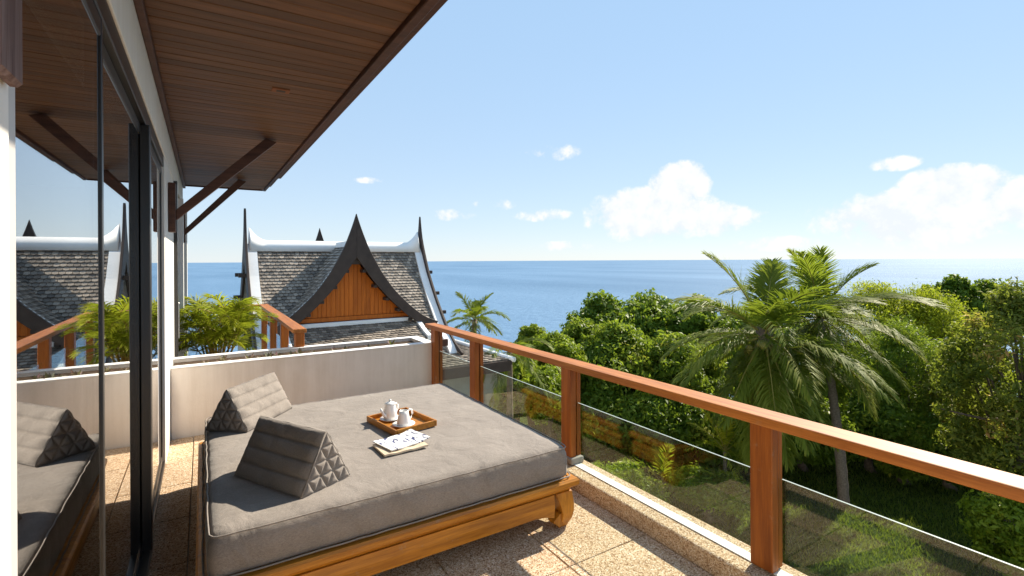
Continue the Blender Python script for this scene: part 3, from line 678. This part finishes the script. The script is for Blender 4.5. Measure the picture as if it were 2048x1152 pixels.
# lower hip roof of the gallery wing
lo = thing('gallery_roof', 'low tiled gallery roof with white hip coping beside the terrace railing', 'roof', (5.0, 12.5, 0))
A_, B_ = (7.15 - 5, 11.5 - 12.5, -1.02), (6.15 - 5, 13.7 - 12.5, -.66)
V = [(-1.6, -1.0, -1.02), (2.15, -1.0, -1.02), (1.15, 1.2, -.66), (-1.6, 1.2, -.66), (-1.6, -1.0, -1.14), (2.15, -1.0, -1.14), (1.15, 1.2, -.8), (-1.6, 1.2, -.8)]
MB().add(V, [(0, 1, 2, 3), (7, 6, 5, 4), (0, 4, 5, 1), (1, 5, 6, 2), (2, 6, 7, 3), (3, 7, 4, 0)]).build('roof', M['barge'], lo)
tiles('roof_tiles', [(0, -.66), (1.1, -.84), (2.2, -1.02)], -1.6, 2.1, 'x', 1.2, -1, lo, lambda a, s, z: a < 1.15 + s / 2.2 - .05, .125, .12)
MB().tube([(2.2, -1.05, -1.0), (1.15, 1.22, -.62)], .07, 8).build('hip_coping', M['white2'], lo)
MB().box(-1.6, 2.12, -.98, -.90, -1.3, -1.145).build('fascia', M['barge'], lo); MB().box(-1.6, 1.9, -.6, 1.0, -8, -1.2).build('wall', M['concrete'], lo)
# roof of the next house behind
bh = thing('far_house', 'brown gable tip of another roof rising behind the white ridge', 'house', (3.37 + .62, 21.0, 0), R(2))
barge('bargeboard', [(s * .9, z + .12) for s, z in GO], [(s * .9, z + .12) for s, z in GI], 0, M['barge'], bh, 'y')
slab('roof', [(s * .9, z + .1) for s, z in WR], .04, 4, .08, M['barge'], bh, 'y', 0); MB().box(-1.4, 1.4, .2, 3.8, -12, .3).build('wall', M['gable'], bh)

# ================================================================== PLANTS
def leaves(centers, radii, n, size, up=.35, jitter=.6, aspect=.45, hi_top=True, shell=.5):
    "leaf blades spread through ellipsoidal clumps; returns verts, faces, tint"
    C = np.asarray(centers, float); Rr = np.asarray(radii, float); wgt = (Rr[:, 0] * Rr[:, 1] + Rr[:, 0] * Rr[:, 2]) ; wgt = wgt / wgt.sum()
    pick = RNG.choice(len(C), n, p=wgt); d = RNG.normal(size=(n, 3)); d /= np.linalg.norm(d, axis=1)[:, None]
    rad = shell + (1.06 - shell) * RNG.random(n) ** .8; rad = np.where(RNG.random(n) < .15, RNG.random(n) ** .5, rad)
    ph = RNG.random((len(C), 3))[pick] * 6.28
    rad = rad * (1 + .22 * np.sin(d[:, 0] * 5 + ph[:, 0]) * np.sin(d[:, 1] * 5 + ph[:, 1]) + .14 * np.sin(d[:, 2] * 9 + ph[:, 2]))
    p = C[pick] + d * Rr[pick] * rad[:, None]
    g_ = p - C.mean(0); g_ /= np.linalg.norm(g_, axis=1)[:, None] + 1e-6
    nrm = d * .45 + g_ * .3 + np.array([0, 0, up]) + RNG.normal(size=(n, 3)) * jitter; nrm /= np.linalg.norm(nrm, axis=1)[:, None]
    t = np.cross(nrm, RNG.normal(size=(n, 3))); t /= np.linalg.norm(t, axis=1)[:, None]; t[:, 2] -= .25; b = np.cross(nrm, t)
    s = size * (.6 + .8 * RNG.random(n)); l = t * s[:, None]; w_ = b * (s * aspect * .5)[:, None]; dr = nrm * (s * .12)[:, None]
    V = np.stack([p - l * .5, p + w_ + dr, p + l * .5 - dr * .6, p - w_ + dr], 1).reshape(-1, 3)
    F = np.arange(4 * n).reshape(n, 4); cl_t = RNG.random(len(C))[pick]
    T = np.clip(.05 + .30 * RNG.random(n) + .60 * cl_t ** 1.3 + .10 * RNG.normal(size=n), 0, 1)
    return V, F, np.repeat(T, 4)
def crown_clumps(h0, h1, rx, n, cr, seed, flat=.8):
    "clump centres over a dome from height h0 to h1 with half width rx"
    rg = np.random.default_rng(seed); C = []; Rr = []
    for k in range(n):
        a = k * 2.399 + rg.random() * .7; f = (k + .5) / n; zz = 1 - 1.75 * f; rr = math.sqrt(max(0, 1 - min(1, abs(zz)) ** 2)) * (.55 + .45 * rg.random())
        if f < .12: rr = .35 * rg.random()
        c = cr * (.65 + .7 * rg.random())
        C.append((math.cos(a) * rr * (rx - c * .6), math.sin(a) * rr * (rx - c * .6), (h0 + h1) / 2 + (h1 - h0) / 2 * zz * .86 + rg.normal() * cr * .15)); Rr.append((c, c, c * flat))
    return C, Rr
def tree(name, label, cat, u, d, vtop, wpx, mtl, nleaf, size, vbot=None, clumps=26, cr=None, seed=1, group=None, aspect=.45, up=.35, jitter=.6, trunk_r=.14):
    x, y = spot(u, d); gz_ = float(ground_z(np.array(x), np.array(y))); ht = height(vtop, d) - gz_; rx = wpx * d / 994 / 2 * 1.22
    lo_ = max(.3, (height(vbot, d) - gz_) if vbot else ht * .3)
    root = thing(name, label, cat, (x, y, gz_), 0, group)
    clumps = int(clumps * 2.4); C, Rr = crown_clumps(lo_, ht, rx, clumps, (cr or rx * .34) * .70, seed); nleaf = int(nleaf * 1.5)
    V, F, T = leaves(C, Rr, nleaf, size, up, jitter, aspect); mesh_np('crown', V, F, T, mtl, root)
    rg = random.Random(seed); mb = MB(); top = lo_ + (ht - lo_) * .55; bend = rg.uniform(-.3, .3)
    pts = [(bend * (q / 6) ** 2, .2 * math.sin(q), -.1 + top * q / 6) for q in range(7)]
    mb.tube(pts, [trunk_r * (1.25 - .8 * q / 6) for q in range(7)], 9)
    for c in C[::5]:
        st = Vector(pts[rg.choice((3, 4, 5))]); c = Vector(c); mid = (st + c) / 2 + Vector((0, 0, -.12)); mb.tube([st, mid, c], [trunk_r * .45, trunk_r * .28, trunk_r * .1], 6)
    mb.build('trunk', M['trunk'], root, smooth=True); return root
TR = 'trees and shrubs below the terrace'
tree('broadleaf_tree', 'round dark green broadleaf tree in front of the sea, left of its neighbours', 'tree', 1205, 25, 596, 150, M['leaf_dark'], 15000, .21, 800, 30, seed=3, aspect=.55)
tree('broadleaf_tree', 'tall dark green broadleaf tree whose top meets the sea behind the handrail', 'tree', 1300, 26, 590, 170, M['leaf_dark'], 16000, .21, 800, 32, seed=4, aspect=.55)
tree('broadleaf_tree', 'dark green broadleaf tree partly behind the coconut palm fronds', 'tree', 1390, 25, 593, 120, M['leaf_dark'], 11000, .20, 780, 22, seed=5, aspect=.55)
tree('mango_tree', 'mid green tree with yellowish leaf tips below the dark broadleaf trees', 'tree', 1235, 21, 655, 190, M['leaf_mid'], 15000, .20, 860, 32, seed=6, aspect=.4)
tree('broadleaf_tree', 'dark broadleaf tree directly behind the large coconut palm crown', 'tree', 1475, 24, 625, 150, M['leaf_dark'], 13000, .20, 820, 26, seed=51, aspect=.55)
tree('broadleaf_tree', 'dark broadleaf tree filling the gap between the two palm crowns', 'tree', 1600, 24, 640, 150, M['leaf_mid'], 13000, .19, 840, 26, seed=52, aspect=.5)
tree('mango_tree', 'yellow tipped tree on the slope between the lime shrub and the dark broadleaf trees', 'tree', 1165, 22.5, 640, 130, M['leaf_mid'], 11000, .19, 850, 24, seed=53, aspect=.4)
tree('mango_tree', 'mid green leafy tree beneath the coconut palm crown, yellow tips', 'tree', 1350, 20.5, 668, 170, M['leaf_mid'], 13000, .19, 880, 28, seed=7, aspect=.4)
tree('lime_shrub', 'bright lime green bushy shrub behind the handrail near the sea', 'shrub', 1110, 20, 668, 120, M['leaf_bright'], 11000, .15, 800, 26, seed=8)
tree('lime_shrub', 'small lime green shrub seen between two teak posts under the handrail', 'shrub', 1090, 16.5, 742, 110, M['leaf_bright'], 8000, .13, 840, 20, seed=9)
tree('lime_shrub', 'lime green shrub rising just past the gallery roof corner under the drooping palm', 'shrub', 1028, 17.5, 700, 90, M['leaf_mid'], 8000, .14, 850, 20, seed=61)
tree('pale_shrub', 'pale green feathery bush on the slope just left of the lime shrub', 'shrub', 1062, 24, 648, 80, M['leaf_bright'], 6000, .15, 760, 16, seed=10)
tree('bamboo_clump', 'feathery yellow green bamboo clump behind the second coconut palm', 'bamboo', 1745, 24, 566, 190, M['leaf_yellow'], 26000, .15, 870, 46, .95, 11, aspect=.26, jitter=.9)
tree('bamboo_clump', 'broad yellow green bamboo clump in front of the dark far trees', 'bamboo', 1850, 23, 580, 190, M['leaf_yellow'], 26000, .15, 880, 46, .95, 12, aspect=.26, jitter=.9)
tree('bamboo_clump', 'lower olive bamboo clump at the foot of the yellow green ones', 'bamboo', 1800, 20, 650, 190, M['leaf_mid'], 20000, .14, 900, 40, .85, 13, aspect=.26, jitter=.9)
tree('far_tree', 'dark pointed tree standing against the sea behind the bamboo', 'tree', 1912, 36, 552, 70, M['leaf_dark'], 7000, .24, 700, 18, seed=14)
tree('far_tree', 'dark spreading tree against the sea beside the pointed one', 'tree', 1975, 36, 566, 110, M['leaf_dark'], 8000, .24, 700, 20, seed=15)
tree('far_tree', 'small olive tree against the sea left of the pointed one', 'tree', 1852, 36, 572, 60, M['leaf_mid'], 5000, .22, 700, 14, seed=16)
tree('red_tipped_tree', 'large loose tree with reddish young leaves beside the lawn', 'tree', 2035, 13.5, 556, 240, M['leaf_red'], 15000, .15, 1060, 60, .50, 17, aspect=.36, jitter=.8)
tree('red_tipped_tree', 'second loose red tipped tree between the bamboo and the lawn', 'tree', 1955, 17, 655, 150, M['leaf_red'], 10000, .15, 980, 40, .46, 18, aspect=.36, jitter=.8)
tree('added_shade_tree', 'tall dark tree added out of view past the red tipped trees to shade the lawn', 'tree', 2290, 14.5, 560, 300, M['leaf_mid'], 16000, .17, 900, 34, seed=54)  # unseen tree, added to keep the sun off the lawn
tree('hedge_shrub', 'dark glossy shrub at the lawn edge under the palms', 'shrub', 1745, 18.5, 800, 150, M['leaf_dark'], 10000, .15, 985, 24, seed=19)
tree('hedge_shrub', 'round green shrub at the lawn edge right of the palm trunk', 'shrub', 1812, 17.5, 835, 120, M['leaf_mid'], 9000, .14, 985, 22, seed=20)
tree('hedge_shrub', 'dark shrub at the lawn edge below the red tipped tree', 'shrub', 1905, 17, 830, 150, M['leaf_dark'], 10000, .15, 1000, 24, seed=21)
tree('hedge_shrub', 'low light green bush at the corner of the lawn below the red tipped tree', 'shrub', 2050, 11.5, 1010, 170, M['leaf_bright'], 8000, .12, 1180, 20, seed=22)
for i, (u, d, vt, wp) in enumerate(((1190, 19, 785, 150), (1290, 18.5, 790, 160), (1400, 18, 800, 160), (1500, 18.5, 800, 150), (1610, 18.5, 790, 150), (1680, 20, 760, 130))):
    tree('understory_shrub', ['deep green understory shrub below the mango trees near the teak post', 'deep green understory shrub below the mango trees, second from the teak post', 'deep green understory shrub below the coconut palm on its sea side',
          'deep green understory shrub right behind the coconut palm trunk', 'deep green understory shrub between the two palm trunks', 'deep green understory shrub behind the second palm trunk'][i], 'shrub', u, d, vt, wp, M['leaf_dark'], 9000, .17, 960, 22, seed=30 + i, group=None)
tree('ground_bush', 'low sunlit yellow green bush seen through the glass pane', 'shrub', 1225, 14.5, 958, 170, M['leaf_bright'], 5000, .10, 985, 16, seed=40)
tree('ground_bush', 'low sunlit bush beside the young palm seen through the glass', 'shrub', 1420, 14.5, 975, 150, M['leaf_bright'], 6000, .10, 985, 18, seed=41)

def frond_geo(length, el0, az_, droop, nl, ll, lw, seed, twist=.0, hang=.5):
    rg = np.random.default_rng(seed); n = 16; p = np.zeros(3); pts = []; dirs = []
    for i in range(n + 1):
        t = i / n; e = el0 - droop * t ** 1.25; dv = np.array([math.cos(az_) * math.cos(e), math.sin(az_) * math.cos(e), math.sin(e)]); pts.append(p.copy()); dirs.append(dv); p = p + dv * length / n
    pts = np.array(pts); dirs = np.array(dirs); side = np.array([-math.sin(az_), math.cos(az_), 0]); V = []; F = []; T = []; tone = rg.random()
    for k in range(nl):
        t = .13 + .87 * (k + .5) / nl; q = t * n; i = min(int(q), n - 1); fr_ = q - i; P = pts[i] * (1 - fr_) + pts[i + 1] * fr_; D = dirs[i]; upv = np.cross(D, side); upv = upv if upv[2] > 0 else -upv
        L_ = ll * (math.sin(math.pi * (.16 + .80 * t)) ** .7) * rg.uniform(.85, 1.1)
        for sg in (-1, 1):
            if rg.random() < .04: continue
            a = R(58 - 32 * t) + rg.normal() * .08; v = sg * side * math.sin(a) + D * math.cos(a) + upv * (.30 + rg.normal() * .10); v /= np.linalg.norm(v)
            m_ = P + v * L_ * .5; v2 = v + np.array([0, 0, -1]) * hang * rg.uniform(.6, 1.4); v2 /= np.linalg.norm(v2); tip = m_ + v2 * L_ * .5
            wv = np.cross(v, upv); wv /= max(np.linalg.norm(wv), 1e-6); wv = (wv * .75 + upv * .35 * sg) * lw * .5; b = len(V)
            V += [P - wv * .5, P + wv * .5, m_ + wv, m_ - wv, tip - wv * .15, tip + wv * .15]; F += [(b, b + 1, b + 2, b + 3), (b + 3, b + 2, b + 5, b + 4)]
            T += [np.clip(.2 + .35 * tone + .3 * rg.random() + .15 * t, 0, 1)] * 6
    return np.array(V), np.array(F), np.array(T), pts
def palm(name, label, u, d, vc, n, length, seed, mtl, base=None, nuts=0, el=(-40, 80), ll=.62, lw=.045, trunk_r=.13, droop=(.9, 1.5), nl=46, cat='palm tree', lean=(0, 0)):
    x, y = spot(u, d); zc = height(vc, d); bx, by = spot(*base) if base else (x + lean[0], y + lean[1]); gz_ = float(ground_z(np.array(bx), np.array(by))); rg = random.Random(seed)
    root = thing(name, label, cat, (bx, by, gz_)); c = Vector((x - bx, y - by, zc - gz_)); m = 26; pts = []; rad = []
    for q in range(m + 1):
        t = q / m; pts.append((c.x * t ** 1.5, c.y * t ** 1.5, -.1 + (c.z + .1) * t)); rad.append(trunk_r * (1.25 - .45 * t) * (1.07 if q % 2 else .96))
    MB().tube(pts, rad, 12).build('trunk', M['palmtrunk'], root, smooth=True)
    for k in range(n):
        f = (k + .5) / n; e = R(el[1] + (el[0] - el[1]) * f ** .72 + rg.uniform(-12, 12)); az_ = k * 2.399 + rg.uniform(-.5, .5); dg = math.degrees(e); dr = (droop[0] + (droop[1] - droop[0]) * min(1, max(0, (85 - dg) / 45))) if dg > 10 else droop[1] * max(.25, .75 + dg / 70)
        dr += rg.uniform(-.12, .12)
        Ln = length * rg.uniform(.85, 1.1) * (.8 if f < .1 else 1)
        V, F, T, rp = frond_geo(Ln, e, az_, dr, nl, ll, lw, seed * 100 + k, hang=.35 + .75 * f)
        fo = mesh_np('frond', V, F, T, mtl, root); fo.location = c
        o = MB().tube([tuple(q) for q in rp], [.028 * (1 - .85 * i / 16) * length / 3.2 for i in range(17)], 5).build('frond_stalk', M['rachis'], fo, smooth=True)
    for k in range(nuts):
        a = k * 2.4 + 3.3; rr = .24 + .12 * (k % 3); s = .125
        o = MB().lathe([(.001, -s * 1.15), (s * .6, -s * .9), (s * .98, -s * .2), (s * .92, s * .45), (s * .5, s * .95), (.001, s * 1.1)], 12).build('coconut', M['coconut'], root, smooth=True)
        o.location = c + Vector((math.cos(a) * rr, math.sin(a) * rr, -.22 - .16 * (k % 4)))
    if nuts:
        MB().lathe([(.12, -.5), (.21, -.1), (.24, .15), (.14, .45), (.03, .6)], 12, tuple(c)).build('crown_shaft', M['trunk'], root, smooth=True)
    return root
palm('coconut_palm', 'large coconut palm with hanging green coconuts, crown rising above the handrail', 1528, 15.0, 675, 46, 3.6, 1, M['frond'], None, 12, (-74, 86), .90, .05, .15, (.45, 1.15), 72, lean=(.25, 0))
palm('coconut_palm', 'second coconut palm behind the first, slim pale trunk standing on the lawn edge', 1640, 17.0, 640, 40, 3.4, 2, M['frond'], (1685, 15.8), 0, (-70, 86), .85, .05, .13, (.45, 1.15), 68)
palm('coconut_palm', 'small coconut palm against the sea beside the tiled house roof', 948, 18.5, 640, 16, 1.55, 3, M['frond'], None, 0, (-35, 84), .42, .05, .11, (.5, 1.2), 36)
palm('coconut_palm', 'palm with pale drooping fronds hanging beside the gallery roof corner', 1018, 14.6, 705, 13, 2.1, 4, M['frond'], None, 0, (-30, 60), .40, .04, .10, (1.2, 2.0), 44)
palm('young_palm', 'young upright palm by the glass beneath the large coconut palm', 1448, 15.8, 905, 9, 1.6, 5, M['areca'], None, 0, (20, 84), .38, .05, .06, (.5, 1.0), 26)
palm('young_palm', 'young yellow green palm seen through the railing glass on the sunny ground', 1322, 15.8, 968, 11, 1.7, 6, M['areca'], None, 0, (5, 80), .42, .05, .06, (.8, 1.3), 28)

# potted areca palm on the side terrace
ar = thing('areca_palm', 'yellow green potted areca palm on the side terrace next to the villa wall', 'palm', (.17, 8.0, 0))
MB().lathe([(.17, 0), (.20, .05), (.25, .34), (.275, .36), (.275, .40), (.24, .40), (.23, .36), (.001, .35)], 28).build('pot', M['terracotta'], ar, smooth=False)
rg = random.Random(5)
for k in range(24):
    a = k * 2.4; r0 = .03 + .12 * rg.random(); bx, by = math.cos(a) * r0, math.sin(a) * r0; hh = rg.uniform(.08, .66)
    tp_ = (bx + math.cos(a) * .10, by + math.sin(a) * .10, .36 + hh)
    MB().tube([(bx, by, .34), ((bx + tp_[0]) / 2, (by + tp_[1]) / 2, .36 + hh * .5), tp_], [.014, .012, .009], 6).build('cane', M['stem'], ar, smooth=True)
    for j in range(3):
        V, F, T, rp = frond_geo(rg.uniform(.42, .64), R(rg.uniform(25, 78)), a + (j - 1) * 1.5 + rg.uniform(-.4, .4), rg.uniform(1.3, 2.0), 24, .24, .020, 900 + k * 5 + j, hang=.5)
        fo = mesh_np('frond', V, F, T, M['areca'], ar); fo.location = tp_
        MB().tube([tuple(q) for q in rp], [.007 * (1 - .8 * i / 16) for i in range(17)], 4).build('frond_stalk', M['stem'], fo)

# lawn blades
n = 60000; a = RNG.random(n) * 2 - 1; dd = 10 + 12 * RNG.random(n) ** .8; uu = 1000 + RNG.random(n) * 1150
lat = (uu - 1024) / 994; px_ = FW.x * dd + RT.x * dd * lat; py_ = FW.y * dd + RT.y * dd * lat; pz_ = ground_z(px_, py_)
an = RNG.random(n) * 6.28; hgt = .06 + .10 * RNG.random(n); wd = .012 + .01 * RNG.random(n); ln = RNG.normal(size=(n, 2)) * .05
P0 = np.stack([px_ - np.cos(an) * wd, py_ - np.sin(an) * wd, pz_ - .01], -1); P1 = np.stack([px_ + np.cos(an) * wd, py_ + np.sin(an) * wd, pz_ - .01], -1); P2 = np.stack([px_ + ln[:, 0], py_ + ln[:, 1], pz_ + hgt], -1)
gr = mesh_np('lawn_grass', np.stack([P0, P1, P2], 1).reshape(-1, 3), np.arange(3 * n).reshape(n, 3), np.repeat(RNG.random(n), 3), M['grass'])
tag(gr, 'short lawn grass on the ground below the terrace', 'grass', kind='stuff')
